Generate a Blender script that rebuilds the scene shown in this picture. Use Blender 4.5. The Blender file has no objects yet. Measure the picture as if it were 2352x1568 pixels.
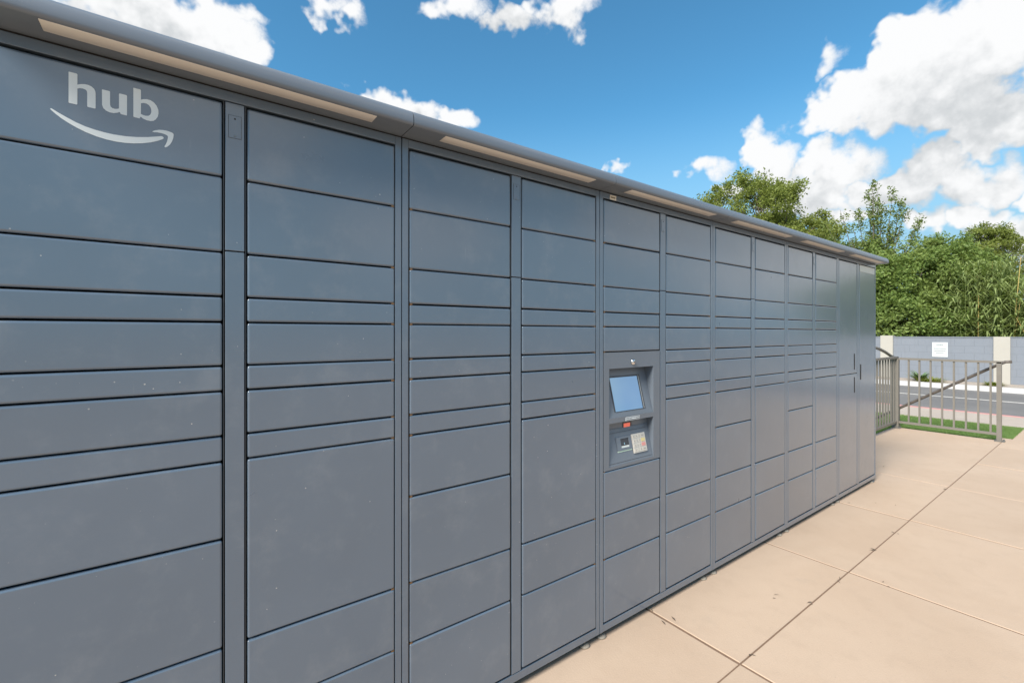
import bpy, bmesh, math, random
import numpy as np
from mathutils import Vector, Matrix
from mathutils.geometry import tessellate_polygon

random.seed(7)
rng = np.random.default_rng(11)
scene = bpy.context.scene
COL = scene.collection
R = math.radians

# ------------------------------------------------------------------ camera
cam_d = bpy.data.cameras.new('camera')
cam = bpy.data.objects.new('camera', cam_d)
COL.objects.link(cam)
cam.location = (0.0, -1.383, 1.36)
cam.rotation_euler = (R(90), 0, -math.atan2(0.5901, 0.8073))
cam_d.sensor_width = 36.0
cam_d.lens = 36.0 * 1037 / 2352
cam_d.shift_y = -18 / 2352
cam_d.clip_start = 0.05
cam_d.clip_end = 3000
scene.camera = cam

# ------------------------------------------------------------------ light
SUN_AZ, SUN_EL = 257.0, 41.0          # bearing from +Y towards +X, elevation
SKY_STRENGTH = 0.055
CLOUD_LO, CLOUD_HI = (4.3, 4.5, 4.65), (6.75, 6.8, 6.85)
HORIZON = (2.6, 4.3, 5.5)
SKY_TINT = (0.60, 1.24, 1.36)
sun_d = bpy.data.lights.new('sun', 'SUN')
sun_d.energy = 2.9
sun_d.angle = R(26)
sun_d.color = (1.0, 0.94, 0.86)
sun = bpy.data.objects.new('sun', sun_d)
COL.objects.link(sun)
sdir = Vector((math.sin(R(SUN_AZ)) * math.cos(R(SUN_EL)), math.cos(R(SUN_AZ)) * math.cos(R(SUN_EL)), math.sin(R(SUN_EL))))
sun.rotation_euler = sdir.to_track_quat('Z', 'Y').to_euler()
sun.location = (0, 0, 30)
scene.view_settings.view_transform = 'Standard'
scene.view_settings.look = 'None'
scene.view_settings.gamma = 1.0
scene.view_settings.exposure = 1.40
scene.render.engine = 'CYCLES'
scene.cycles.use_denoising = True
scene.cycles.max_bounces = 6
scene.cycles.diffuse_bounces = 3
scene.cycles.glossy_bounces = 3
scene.cycles.transparent_max_bounces = 4
scene.cycles.caustics_reflective = False
scene.cycles.caustics_refractive = False

world = bpy.data.worlds.new('World')
scene.world = world
world.use_nodes = True
wn, wl = world.node_tree.nodes, world.node_tree.links
wn.clear()


class NB:
    """small helper to write node trees"""
    def __init__(s, tree):
        s.t = tree

    def n(s, typ, ins=None, **kw):
        nd = s.t.nodes.new(typ)
        for k, v in kw.items():
            setattr(nd, k, v)
        for k, v in (ins or {}).items():
            sock = nd.inputs[k]
            if isinstance(v, bpy.types.NodeSocket):
                s.t.links.new(v, sock)
            else:
                sock.default_value = v
        return nd

    def m(s, op, a, b=None, c=None, clamp=False):
        ins = {0: a}
        if b is not None: ins[1] = b
        if c is not None: ins[2] = c
        return s.n('ShaderNodeMath', ins, operation=op, use_clamp=clamp).outputs[0]

    def v(s, op, a, b=None, c=None):
        ins = {0: a}
        if b is not None: ins[1] = b
        if c is not None: ins[2] = c
        return s.n('ShaderNodeVectorMath', ins, operation=op).outputs[0]

    def ramp(s, fac, a, b, lo=0.0, hi=1.0, interp='SMOOTHSTEP'):
        return s.n('ShaderNodeMapRange', {0: fac, 1: a, 2: b, 3: lo, 4: hi}, interpolation_type=interp).outputs[0]

    def mix(s, fac, a, b, blend='MIX'):
        nd = s.t.nodes.new('ShaderNodeMix')
        nd.data_type = 'RGBA'
        nd.blend_type = blend
        for k, v in ((0, fac), (6, a), (7, b)):
            if isinstance(v, bpy.types.NodeSocket):
                s.t.links.new(v, nd.inputs[k])
            else:
                if k != 0 and len(v) == 3: v = (*v, 1)
                nd.inputs[k].default_value = v
        return nd.outputs[2]

    def noise(s, vec, scale, detail=4.0, rough=0.5, dist=0.0):
        return s.n('ShaderNodeTexNoise', {'Vector': vec, 'Scale': scale, 'Detail': detail, 'Roughness': rough, 'Distortion': dist}).outputs[0]


# cumulus clouds: bearing, elevation, half width, half height (degrees), fullness
CLOUDS = [(-3.0, 28.2, 7.0, 3.2, 1), (2.3, 29.4, 4.6, 3.0, 1), (5.5, 28.5, 2.2, 1.6, 1), (4.8, 31.1, 2.8, 1.2, 0.6),
 (14.0, 33.8, 2.4, 1.1, 0.55), (16.4, 33.2, 2.2, 1.5, 0.6), (29.2, 35.9, 4.3, 1.6, 0.8), (36.4, 34.6, 5.4, 1.5, 0.75),
 (43.0, 35.5, 4.6, 1.8, 0.85), (20.2, 26.2, 4.6, 1.9, 1), (23.9, 25.3, 4.9, 2.2, 1), (29.2, 25.2, 2.4, 1.6, 0.85), (48.6, 19.7, 2.0, 0.8, 0.6),
 (82.4, 24.3, 4.8, 4.2, 1.6), (78.3, 25.0, 4.3, 3.9, 1.6), (85.5, 24.4, 3.4, 5.0, 1.6), (75.4, 22.3, 5.1, 3.6, 1.6), (71.2, 21.4, 3.6, 2.0, 1.05),
 (80.2, 19.9, 4.4, 2.9, 1.6), (83.5, 17.3, 3.6, 2.9, 1.6), (77.4, 27.0, 1.9, 1.7, 0.9), (71.3, 26.6, 1.3, 1.0, 0.42), (64.9, 20.0, 2.6, 2.4, 1),
 (66.2, 17.5, 3.4, 3.0, 1.1), (67.2, 15.1, 4.0, 2.8, 1), (71.8, 16.2, 3.4, 3.1, 1), (70.3, 14.0, 4.6, 2.6, 1), (62.6, 16.1, 2.2, 1.5, 0.6),
 (59.2, 18.6, 2.5, 1.3, 0.65), (79.7, 14.5, 3.3, 2.3, 1), (81.8, 13.0, 3.0, 1.9, 1), (77.2, 13.7, 2.9, 2.2, 1), (74.4, 13.6, 2.8, 1.9, 1),
 (81.6, 10.2, 1.7, 1.6, 0.95), (83.0, 8.5, 2.3, 1.9, 1), (84.9, 11.3, 1.6, 1.2, 0.9), (85.0, 7.5, 2.0, 1.9, 1), (78.5, 10.5, 2.2, 1.2, 0.8),
 (72.9, 11.4, 2.6, 1.2, 0.85), (89.0, 10.0, 3.5, 1.8, 1), (90.5, 20.5, 4.5, 4.5, 1.6)]
# unseen clouds, added and enlarged to whiten the light and door reflections
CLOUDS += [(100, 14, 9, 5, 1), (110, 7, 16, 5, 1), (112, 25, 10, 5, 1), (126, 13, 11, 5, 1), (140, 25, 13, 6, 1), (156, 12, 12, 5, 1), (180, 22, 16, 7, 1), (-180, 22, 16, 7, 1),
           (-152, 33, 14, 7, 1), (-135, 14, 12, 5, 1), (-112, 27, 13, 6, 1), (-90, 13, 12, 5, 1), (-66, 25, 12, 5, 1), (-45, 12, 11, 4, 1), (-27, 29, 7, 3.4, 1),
           (95, 52, 20, 8, 1), (155, 54, 26, 9, 1), (-120, 54, 24, 9, 1), (-50, 52, 18, 7, 1), (22, 64, 30, 7, 1), (0, 90, 420, 14, 1)]  # the last one is added overhead to brighten the door bevels
MASSES = [(c[0] - 1.0, c[1] - 0.62 * c[3], c[2], c[3], c[4]) for c in
          [(-1, 28.4, 9, 3.2, 1), (22, 25.6, 7.5, 2.2, 1), (37, 35, 10, 1.8, .8), (81, 22.5, 8, 6.5, 1.2), (68.5, 15.8, 6.5, 4.2, 1.1), (79, 13.8, 6, 2.4, 1),
           (84, 8.5, 4, 2.6, 1), (104, 16, 8, 3.4, 1), (122, 25, 10, 4, 1)]]
while len(CLOUDS) % 3: CLOUDS.append((-60, 30, 6, 3, 1))

W = NB(world.node_tree)
tc = W.n('ShaderNodeTexCoord').outputs['Generated']
sep = W.n('ShaderNodeSeparateXYZ', {0: tc})
az = W.m('MULTIPLY', W.m('ARCTAN2', sep.outputs[0], sep.outputs[1]), 180 / math.pi)
el = W.m('MULTIPLY', W.m('ARCSINE', sep.outputs[2]), 180 / math.pi)
warp = W.n('ShaderNodeTexNoise', {'Vector': tc, 'Scale': 15.0, 'Detail': 3.0, 'Roughness': 0.6}).outputs['Color']
ws = W.n('ShaderNodeSeparateXYZ', {0: warp})
azw = W.m('MULTIPLY_ADD', ws.outputs[0], 8.0, W.m('ADD', az, -4.0))
elw = W.m('MULTIPLY_ADD', ws.outputs[1], 6.0, W.m('ADD', el, -3.0))


av1 = W.n('ShaderNodeCombineXYZ', {0: azw, 1: azw, 2: azw}).outputs[0]
ev1 = W.n('ShaderNodeCombineXYZ', {0: elw, 1: elw, 2: elw}).outputs[0]
av2, ev2 = W.v('MULTIPLY', av1, av1), W.v('MULTIPLY', ev1, ev1)


def blob_field(blobs):
    """highest of many soft ellipses w * (1 - r^2), three at a time"""
    acc = None
    for i in range(0, len(blobs), 3):
        t = blobs[i:i + 3]
        A = tuple(-c[4] / c[2] ** 2 for c in t); B = tuple(2 * c[4] * c[0] / c[2] ** 2 for c in t)
        Cc = tuple(-c[4] / c[3] ** 2 for c in t); D = tuple(2 * c[4] * c[1] / c[3] ** 2 for c in t)
        E_ = tuple(c[4] * (1 - c[0] ** 2 / c[2] ** 2 - c[1] ** 2 / c[3] ** 2) for c in t)
        f = W.v('MULTIPLY_ADD', ev1, D, W.v('MULTIPLY_ADD', ev2, Cc, W.v('MULTIPLY_ADD', av1, B, W.v('MULTIPLY_ADD', av2, A, E_))))
        acc = f if acc is None else W.v('MAXIMUM', acc, f)
    s3 = W.n('ShaderNodeSeparateXYZ', {0: acc})
    f = W.m('MAXIMUM', W.m('MAXIMUM', s3.outputs[0], s3.outputs[1]), s3.outputs[2])
    return W.m('MAXIMUM', f, -1.2)


def billow(vec, det):
    return W.m('SUBTRACT', W.noise(vec, 30.0, det, 0.57), 0.5)


OFF = (0.008, -0.006, 0.022)               # a step towards the light
b0 = billow(tc, 6.0)
b1 = billow(W.v('ADD', tc, OFF), 3.0)
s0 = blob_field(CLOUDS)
s1 = blob_field(MASSES)                   # the large masses, dropped towards their undersides
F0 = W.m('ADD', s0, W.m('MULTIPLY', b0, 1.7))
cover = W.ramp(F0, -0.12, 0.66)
light = W.m('ADD', W.m('MULTIPLY', W.m('SUBTRACT', b0, b1), 0.85), W.m('MULTIPLY', W.m('SUBTRACT', W.m('MINIMUM', s0, 0.75), W.m('MAXIMUM', s1, -0.5)), 0.42))
light = W.ramp(light, -0.42, 0.36)
ccol = W.mix(light, CLOUD_LO, CLOUD_HI)
sky = W.n('ShaderNodeTexSky', sky_type='NISHITA', sun_disc=False, sun_elevation=R(SUN_EL), sun_rotation=R(SUN_AZ),
          altitude=300, air_density=1.0, dust_density=0.0, ozone_density=1.0)
skyc = W.mix(1.0, sky.outputs[0], SKY_TINT, 'MULTIPLY')
skyc = W.mix(W.ramp(el, 27.0, 4.0), skyc, HORIZON)
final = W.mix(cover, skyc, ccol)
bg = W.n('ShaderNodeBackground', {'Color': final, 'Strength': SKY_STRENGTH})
wo = W.n('ShaderNodeOutputWorld', {0: bg.outputs[0]})
world.cycles.sampling_method = 'MANUAL'
world.cycles.sample_map_resolution = 512


# ------------------------------------------------------------------ materials
MATS = {}


def material(name):
    m = bpy.data.materials.new(name)
    m.use_nodes = True
    m.node_tree.nodes.clear()
    MATS[name] = m
    return m, NB(m.node_tree)


def finish(nb, shader):
    nb.n('ShaderNodeOutputMaterial', {0: shader})


def plain(name, col, rough=0.6, metal=0.0, var=0.0, scale=8.0, bump=0.0, bscale=200.0, spec=0.5, emit=None):
    m, b = material(name)
    tcn = b.n('ShaderNodeTexCoord').outputs['Object']
    c = (*col, 1)
    if var:
        nz = b.noise(tcn, scale, 5, 0.6)
        c = b.mix(nz, tuple(x * (1 - var) for x in col), tuple(min(1, x * (1 + var)) for x in col))
    ins = {'Base Color': c, 'Roughness': rough, 'Metallic': metal, 'Specular IOR Level': spec}
    if bump:
        ins['Normal'] = b.n('ShaderNodeBump', {'Strength': bump, 'Distance': 0.002, 'Height': b.noise(tcn, bscale, 3)}).outputs[0]
    if emit:
        ins['Emission Color'] = (*emit[0], 1); ins['Emission Strength'] = emit[1]
    finish(b, b.n('ShaderNodeBsdfPrincipled', ins).outputs[0])
    return m


def powder(name, col, rough, specks=True, coat=1.0):
    """orange-peel powder coat with dust specks and a few scuffs"""
    m, b = material(name)
    geo = b.n('ShaderNodeNewGeometry')
    pos = geo.outputs['Position']
    big = b.noise(pos, 2.2, 4, 0.55)
    c = b.mix(big, tuple(x * 0.88 for x in col), tuple(x * 1.12 for x in col))
    rnd = b.n('ShaderNodeObjectInfo').outputs['Random']
    c = b.mix(b.m('MULTIPLY', rnd, 0.22), c, tuple(x * 0.72 for x in col))
    r = b.m('MULTIPLY_ADD', b.noise(pos, 5.0, 5, 0.6), 0.14, rough - 0.07)
    if specks:
        vo = b.n('ShaderNodeTexVoronoi', {'Vector': pos, 'Scale': 42.0, 'Randomness': 1.0})
        csep = b.n('ShaderNodeSeparateColor', {0: vo.outputs['Color']})
        rad = b.m('MULTIPLY', csep.outputs[0], 0.085)
        dot = b.m('LESS_THAN', vo.outputs['Distance'], rad)
        pick = b.m('GREATER_THAN', csep.outputs[1], 0.72)
        patch = b.ramp(b.noise(pos, 3.0, 2), 0.42, 0.62)
        spk = b.m('MULTIPLY', b.m('MULTIPLY', dot, pick), b.m('MULTIPLY_ADD', patch, 0.55, 0.15))
        # faint vertical run marks and scuffs
        st = b.v('MULTIPLY', pos, (90.0, 90.0, 7.0))
        run = b.ramp(b.noise(st, 1.0, 3, 0.6), 0.66, 0.80)
        run = b.m('MULTIPLY', run, b.m('MULTIPLY', b.ramp(b.noise(pos, 4.5, 3), 0.50, 0.72), 0.16))
        # dust haze
        haze = b.m('MULTIPLY', b.ramp(b.noise(pos, 7.0, 6, 0.65), 0.48, 0.78), 0.10)
        c = b.mix(b.m('ADD', b.m('ADD', spk, run), haze, clamp=True), c, (0.52, 0.50, 0.46))
        r = b.m('ADD', r, b.m('MULTIPLY', haze, 2.0))
    peel = b.noise(pos, 420.0, 2, 0.5)
    wav = b.noise(pos, 9.0, 2, 0.5)
    bp = b.n('ShaderNodeBump', {'Strength': 0.10, 'Distance': 0.0006, 'Height': peel})
    bp2 = b.n('ShaderNodeBump', {'Strength': 0.05, 'Distance': 0.008, 'Height': wav, 'Normal': bp.outputs[0]})
    finish(b, b.n('ShaderNodeBsdfPrincipled', {'Base Color': c, 'Roughness': r, 'Specular IOR Level': 0.55, 'Coat Weight': coat, 'Coat Roughness': 0.16, 'Coat IOR': 1.6, 'Normal': bp2.outputs[0]}).outputs[0])
    return m


PAINT = (0.102, 0.143, 0.190)
M_DOOR = powder('powder_coat', PAINT, 0.30)
M_FRAME = powder('frame_coat', tuple(x * 0.97 for x in PAINT), 0.38)
M_CANOPY = powder('canopy_coat', (0.135, 0.160, 0.190), 0.50, specks=False, coat=0.25)
M_DARK = plain('seal_gap_black', (0.012, 0.011, 0.010), 0.75)
M_LIP = plain('frame_lip', (0.06, 0.065, 0.07), 0.5)
M_RUST = plain('hinge_brass', (0.23, 0.13, 0.06), 0.55, 0.3, 0.3, 60)
M_DIFF = plain('light_diffuser', (0.70, 0.65, 0.58), 0.5, 0, 0.04, 4)
M_DECAL = plain('white_vinyl', (0.66, 0.71, 0.71), 0.45)
M_STICK = plain('paper_label', (0.72, 0.66, 0.54), 0.7, 0, 0.08, 60)
M_INK = plain('label_ink', (0.18, 0.14, 0.09), 0.7)
M_PALE = plain('pale_plate', (0.62, 0.65, 0.61), 0.35, 0, 0.05, 20)
M_FOOT = plain('foot_nylon', (0.26, 0.23, 0.185), 0.6, 0, 0.15, 40)
M_STEEL = plain('foot_steel', (0.18, 0.19, 0.19), 0.45, 0.7)
M_CHROME = plain('chrome', (0.75, 0.74, 0.72), 0.10, 1.0)
M_KIOSK = powder('kiosk_coat', (0.135, 0.160, 0.190), 0.45, specks=False, coat=0.25)
M_BEZEL = plain('screen_bezel', (0.05, 0.05, 0.055), 0.35)
M_TRIM = plain('metal_trim', (0.45, 0.43, 0.40), 0.35, 0.8)
M_BTN = plain('keypad_button', (0.60, 0.57, 0.50), 0.4, 0.3, 0.06, 50)
M_KMARK = plain('key_print', (0.33, 0.31, 0.28), 0.6)
M_BTNBASE = plain('keypad_base', (0.62, 0.59, 0.53), 0.45, 0.2)
M_YEL = plain('key_yellow', (0.62, 0.52, 0.24), 0.5)
M_RED = plain('key_red', (0.60, 0.27, 0.24), 0.5)
M_GRN = plain('strip_green', (0.62, 0.78, 0.62), 0.4)
M_SCAN = plain('scanner_glow', (0.4, 0.05, 0.03), 0.3, emit=((1.0, 0.22, 0.14), 0.20))
M_RAIL = plain('rail_paint', (0.165, 0.150, 0.128), 0.5, 0, 0.12, 14, 0.1, 300)
M_RAILD = plain('rail_paint_dark', (0.095, 0.08, 0.068), 0.45, 0, 0.12, 14)

m, b = material('screen_glass')
pz = b.n('ShaderNodeTexCoord').outputs['Object']
c = b.mix(b.ramp(b.noise(pz, 3.0, 2), 0.3, 0.7), (0.16, 0.34, 0.62), (0.27, 0.47, 0.66))
finish(b, b.n('ShaderNodeBsdfPrincipled', {'Base Color': (0.02, 0.03, 0.05, 1), 'Roughness': 0.06, 'Emission Color': c, 'Emission Strength': 0.30}).outputs[0])
M_SCREEN = m


def concrete(name, col, col2, joint=False, stain=1.0):
    m, b = material(name)
    pos = b.n('ShaderNodeNewGeometry').outputs['Position']
    n1 = b.noise(pos, 1.3, 6, 0.62, 0.4)
    n2 = b.noise(pos, 9.0, 6, 0.6)
    n3 = b.noise(pos, 130.0, 3, 0.6)
    c = b.mix(b.ramp(n1, 0.32, 0.68), col, col2)
    c = b.mix(b.m('MULTIPLY', b.n('ShaderNodeObjectInfo').outputs['Random'], 0.16), c, tuple(x * 0.75 for x in col))
    c = b.mix(b.m('MULTIPLY', b.ramp(n2, 0.45, 0.75), 0.22), c, tuple(x * 0.80 for x in col))
    c = b.mix(b.m('MULTIPLY', n3, 0.18), c, tuple(x * 0.6 for x in col))
    vo = b.n('ShaderNodeTexVoronoi', {'Vector': b.v('ADD', pos, b.v('SCALE', b.n('ShaderNodeTexNoise', {'Vector': pos, 'Scale': 30.0}).outputs['Color'], None)), 'Scale': 2.6})
    sp = b.m('MULTIPLY', b.ramp(vo.outputs['Distance'], 0.10, 0.03), b.ramp(b.n('ShaderNodeSeparateColor', {0: vo.outputs['Color']}).outputs[0], 0.45, 0.6))
    c = b.mix(b.m('MULTIPLY', sp, 0.20 * stain), c, (0.13, 0.11, 0.09))
    st = b.m('MULTIPLY', b.ramp(b.noise(pos, 3.2, 5, 0.7, 0.6), 0.60, 0.78), 0.20 * stain)
    c = b.mix(st, c, (0.27, 0.24, 0.20))
    # fine dark grit
    g = b.n('ShaderNodeTexVoronoi', {'Vector': pos, 'Scale': 55.0})
    gs = b.n('ShaderNodeSeparateColor', {0: g.outputs['Color']})
    gr = b.m('MULTIPLY', b.m('LESS_THAN', g.outputs['Distance'], b.m('MULTIPLY', gs.outputs[1], 0.10)), b.m('GREATER_THAN', gs.outputs[0], 0.86))
    c = b.mix(b.m('MULTIPLY', gr, 0.45), c, (0.10, 0.08, 0.06))
    bp = b.n('ShaderNodeBump', {'Strength': 0.35, 'Distance': 0.003, 'Height': b.m('ADD', n3, b.m('MULTIPLY', n2, 0.6))})
    finish(b, b.n('ShaderNodeBsdfPrincipled', {'Base Color': c, 'Roughness': 0.85, 'Specular IOR Level': 0.3, 'Normal': bp.outputs[0]}).outputs[0])
    return m


for _n in list(bpy.data.materials): pass
M_SLAB = concrete('tan_concrete', (0.440, 0.332, 0.243), (0.475, 0.365, 0.272))
M_WALK = concrete('pale_concrete', (0.40, 0.34, 0.285), (0.45, 0.39, 0.33), stain=0.6)
M_JOINT = plain('joint_dirt', (0.17, 0.11, 0.072), 0.95, 0, 0.4, 30)
M_KERBW = plain('white_kerb', (0.50, 0.49, 0.475), 0.7, 0, 0.08, 6)
M_KERBR = plain('red_kerb', (0.50, 0.24, 0.22), 0.75, 0, 0.25, 12)
M_LINE = plain('road_line', (0.48, 0.46, 0.42), 0.8, 0, 0.25, 9)
m, b = material('wall_grey')
pos = b.n('ShaderNodeNewGeometry').outputs['Position']
sp = b.n('ShaderNodeSeparateXYZ', {0: pos})
yz = b.n('ShaderNodeCombineXYZ', {0: sp.outputs[1], 1: sp.outputs[2], 2: 0.0}).outputs[0]
br = b.n('ShaderNodeTexBrick', {'Vector': yz, 'Scale': 1.0, 'Mortar Size': 0.008, 'Mortar Smooth': 0.4, 'Brick Width': 0.4, 'Row Height': 0.2})
c = b.mix(b.noise(pos, 2.5, 5, 0.6), (0.165, 0.183, 0.210), (0.200, 0.220, 0.250))
c = b.mix(b.m('MULTIPLY', br.outputs['Fac'], 0.22), c, (0.13, 0.142, 0.16))
st = b.m('MULTIPLY', b.ramp(b.noise(b.v('MULTIPLY', pos, (1.0, 5.0, 0.6)), 1.5, 4, 0.6), 0.5, 0.75), 0.25)
c = b.mix(st, c, (0.13, 0.135, 0.14))
bp = b.n('ShaderNodeBump', {'Strength': 0.5, 'Distance': 0.006, 'Height': br.outputs['Fac'], 'Normal': b.n('ShaderNodeBump', {'Strength': 0.3, 'Distance': 0.004, 'Height': b.noise(pos, 60, 3)}).outputs[0]}, invert=True)
finish(b, b.n('ShaderNodeBsdfPrincipled', {'Base Color': c, 'Roughness': 0.85, 'Normal': bp.outputs[0]}).outputs[0])
M_WALLG = m
M_PIL = plain('pilaster_cream', (0.38, 0.36, 0.315), 0.85, 0, 0.05, 5, 0.4, 60)
M_SIGN = plain('sign_white', (0.50, 0.525, 0.53), 0.5)
M_SIGNINK = plain('sign_ink', (0.22, 0.25, 0.25), 0.6)
M_SOIL = plain('verge_gravel', (0.34, 0.29, 0.24), 0.95, 0, 0.35, 22, 0.6, 80)
M_GROUND = plain('ground_dirt', (0.30, 0.25, 0.19), 0.95, 0, 0.3, 0.6)
M_LAWN = plain('lawn_base', (0.15, 0.24, 0.08), 0.95, 0, 0.3, 25)

m, b = material('asphalt')
pos = b.n('ShaderNodeNewGeometry').outputs['Position']
c = b.mix(b.ramp(b.noise(pos, 0.7, 5, 0.6), 0.3, 0.7), (0.135, 0.130, 0.126), (0.18, 0.171, 0.163))
c = b.mix(b.m('MULTIPLY', b.noise(pos, 90, 2), 0.35), c, (0.11, 0.11, 0.11))
finish(b, b.n('ShaderNodeBsdfPrincipled', {'Base Color': c, 'Roughness': 0.88}).outputs[0])
M_ROAD = m


def leaf_mat(name, c1, c2, c3, trans=0.45):
    m, b = material(name)
    g = b.n('ShaderNodeNewGeometry')
    r = g.outputs['Random Per Island']
    pos = g.outputs['Position']
    c = b.mix(b.ramp(r, 0.0, 1.0, interp='LINEAR'), c1, c2)
    c = b.mix(b.m('MULTIPLY', b.ramp(b.noise(pos, 0.9, 3), 0.45, 0.7), 0.6), c, c3)
    p = b.n('ShaderNodeBsdfPrincipled', {'Base Color': c, 'Roughness': 0.55, 'Specular IOR Level': 0.35})
    t = b.n('ShaderNodeBsdfTranslucent', {'Color': b.mix(0.5, c, (0.24, 0.30, 0.04))})
    finish(b, b.n('ShaderNodeMixShader', {0: trans, 1: p.outputs[0], 2: t.outputs[0]}).outputs[0])
    return m


M_LEAF_A = leaf_mat('leaf_olive', (0.165, 0.205, 0.045), (0.260, 0.310, 0.070), (0.225, 0.260, 0.055))
M_LEAF_B = leaf_mat('leaf_green', (0.130, 0.205, 0.050), (0.255, 0.340, 0.090), (0.290, 0.355, 0.110))
M_LEAF_C = leaf_mat('leaf_shoot', (0.130, 0.180, 0.055), (0.215, 0.270, 0.080), (0.185, 0.240, 0.070))
M_LEAF_D = leaf_mat('leaf_dark_olive', (0.140, 0.155, 0.042), (0.205, 0.215, 0.062), (0.175, 0.185, 0.055))
M_LEAF_R = leaf_mat('leaf_reed', (0.230, 0.295, 0.100), (0.310, 0.375, 0.140), (0.270, 0.330, 0.115))
M_LEAF_Y = plain('dry_reed', (0.50, 0.36, 0.12), 0.8, 0, 0.3, 5)
M_GRASS = leaf_mat('grass_blade', (0.17, 0.29, 0.08), (0.25, 0.37, 0.12), (0.22, 0.33, 0.10), 0.45)
M_BARK = plain('bark', (0.105, 0.080, 0.058), 0.9, 0, 0.3, 12, 0.6, 40)
M_AGAVE = leaf_mat('agave_leaf', (0.10, 0.17, 0.075), (0.15, 0.22, 0.10), (0.13, 0.19, 0.09), 0.1)
M_YSHRUB = leaf_mat('yellow_shrub_leaf', (0.20, 0.24, 0.045), (0.30, 0.32, 0.07), (0.25, 0.27, 0.06))


# ------------------------------------------------------------------ mesh helpers
def link(name, me, mat, parent=None, loc=(0, 0, 0)):
    o = bpy.data.objects.new(name, me)
    if mat is not None and len(me.materials) == 0: me.materials.append(mat)
    COL.objects.link(o)
    o.location = loc
    if parent is not None: o.parent = parent
    return o


def tag(o, label=None, cat=None, group=None, kind=None):
    if label: o['label'] = label
    if cat: o['category'] = cat
    if group: o['group'] = group
    if kind: o['kind'] = kind
    return o


def empty(name, loc=(0, 0, 0), parent=None):
    o = bpy.data.objects.new(name, None)
    o.empty_display_size = 0.1
    COL.objects.link(o)
    o.location = loc
    if parent is not None: o.parent = parent
    return o


class MB:
    def __init__(s):
        s.V = []; s.F = []

    def quadbox(s, p):
        i = len(s.V); s.V += p
        for f in ((0, 3, 2, 1), (4, 5, 6, 7), (0, 1, 5, 4), (1, 2, 6, 5), (2, 3, 7, 6), (3, 0, 4, 7)):
            s.F.append(tuple(i + k for k in f))

    def box(s, x0, x1, y0, y1, z0, z1):
        s.quadbox([(x0, y0, z0), (x1, y0, z0), (x1, y1, z0), (x0, y1, z0), (x0, y0, z1), (x1, y0, z1), (x1, y1, z1), (x0, y1, z1)])
        return s

    def tube(s, pts, rad, n=8, caps=True):
        pts = [Vector(p) for p in pts]
        if not hasattr(rad, '__len__'): rad = [rad] * len(pts)
        rings = []
        for k, p in enumerate(pts):
            t = (pts[min(k + 1, len(pts) - 1)] - pts[max(k - 1, 0)]).normalized()
            u = t.cross(Vector((0, 0, 1)))
            if u.length < 1e-3: u = t.cross(Vector((1, 0, 0)))
            u.normalize(); w = t.cross(u)
            i = len(s.V)
            for a in range(n):
                th = 2 * math.pi * a / n
                s.V.append(tuple(p + (u * math.cos(th) + w * math.sin(th)) * rad[k]))
            rings.append(i)
        for a, c in zip(rings, rings[1:]):
            for k in range(n):
                s.F.append((a + k, a + (k + 1) % n, c + (k + 1) % n, c + k))
        if caps:
            s.F.append(tuple(rings[0] + k for k in reversed(range(n))))
            s.F.append(tuple(rings[-1] + k for k in range(n)))
        return s

    def mesh(s, name, smooth=False):
        me = bpy.data.meshes.new(name)
        me.from_pydata(s.V, [], s.F)
        bm = bmesh.new(); bm.from_mesh(me)
        bmesh.ops.recalc_face_normals(bm, faces=bm.faces)
        bm.to_mesh(me); bm.free()
        if smooth:
            me.polygons.foreach_set('use_smooth', [True] * len(me.polygons))
        me.update()
        return me

    def build(s, name, mat, parent=None, loc=(0, 0, 0), smooth=False):
        return link(name, s.mesh(name, smooth), mat, parent, loc)


def smooth_by_angle(me, ang=40):
    me.polygons.foreach_set('use_smooth', [True] * len(me.polygons))
    try:
        me.set_sharp_from_angle(angle=R(ang))
    except Exception:
        pass


_rb = {}


def rbox(name, w, d, h, r, seg=2):
    """rounded box, front at y=0 going back to y=d, centred in x and z"""
    key = (name, round(w, 5), round(d, 5), round(h, 5), r, seg)
    if key in _rb: return _rb[key]
    bm = bmesh.new()
    bmesh.ops.create_cube(bm, size=1.0)
    for v in bm.verts:
        v.co = Vector((v.co.x * w, (v.co.y + 0.5) * d, v.co.z * h))
    if r > 0:
        bmesh.ops.bevel(bm, geom=list(bm.edges), offset=r, segments=seg, profile=0.5, affect='EDGES')
    me = bpy.data.meshes.new(name)
    bm.to_mesh(me); bm.free()
    for p in me.polygons: p.use_smooth = True
    # keep the flat faces flat
    try:
        me.set_sharp_from_angle(angle=R(75))
    except Exception:
        pass
    _rb[key] = me
    return me


def weighted(o):
    md = o.modifiers.new('normals', 'WEIGHTED_NORMAL')
    md.keep_sharp = True
    md.weight = 100
    return o


def flat_shape(name, outline, holes, thick, mat, parent, y=0.0):
    """outline in (x,z) metres -> thin raised decal facing -Y"""
    loops = [[Vector((x, z, 0)) for x, z in outline]] + [[Vector((x, z, 0)) for x, z in h] for h in holes]
    tris = tessellate_polygon(loops)
    flat = [p for l in loops for p in l]
    n = len(flat)
    V = [(p.x, y - thick, p.y) for p in flat] + [(p.x, y, p.y) for p in flat]
    F = [tuple(t) for t in tris]
    i = 0
    for l in loops:
        k = len(l)
        for j in range(k):
            a, c = i + j, i + (j + 1) % k
            F.append((a, c, c + n, a + n))
        i += k
    mb = MB(); mb.V = V; mb.F = F
    return mb.build(name, mat, parent)


# ------------------------------------------------------------------ the setting
def struct(o):
    o['kind'] = 'structure'
    return o


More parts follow.
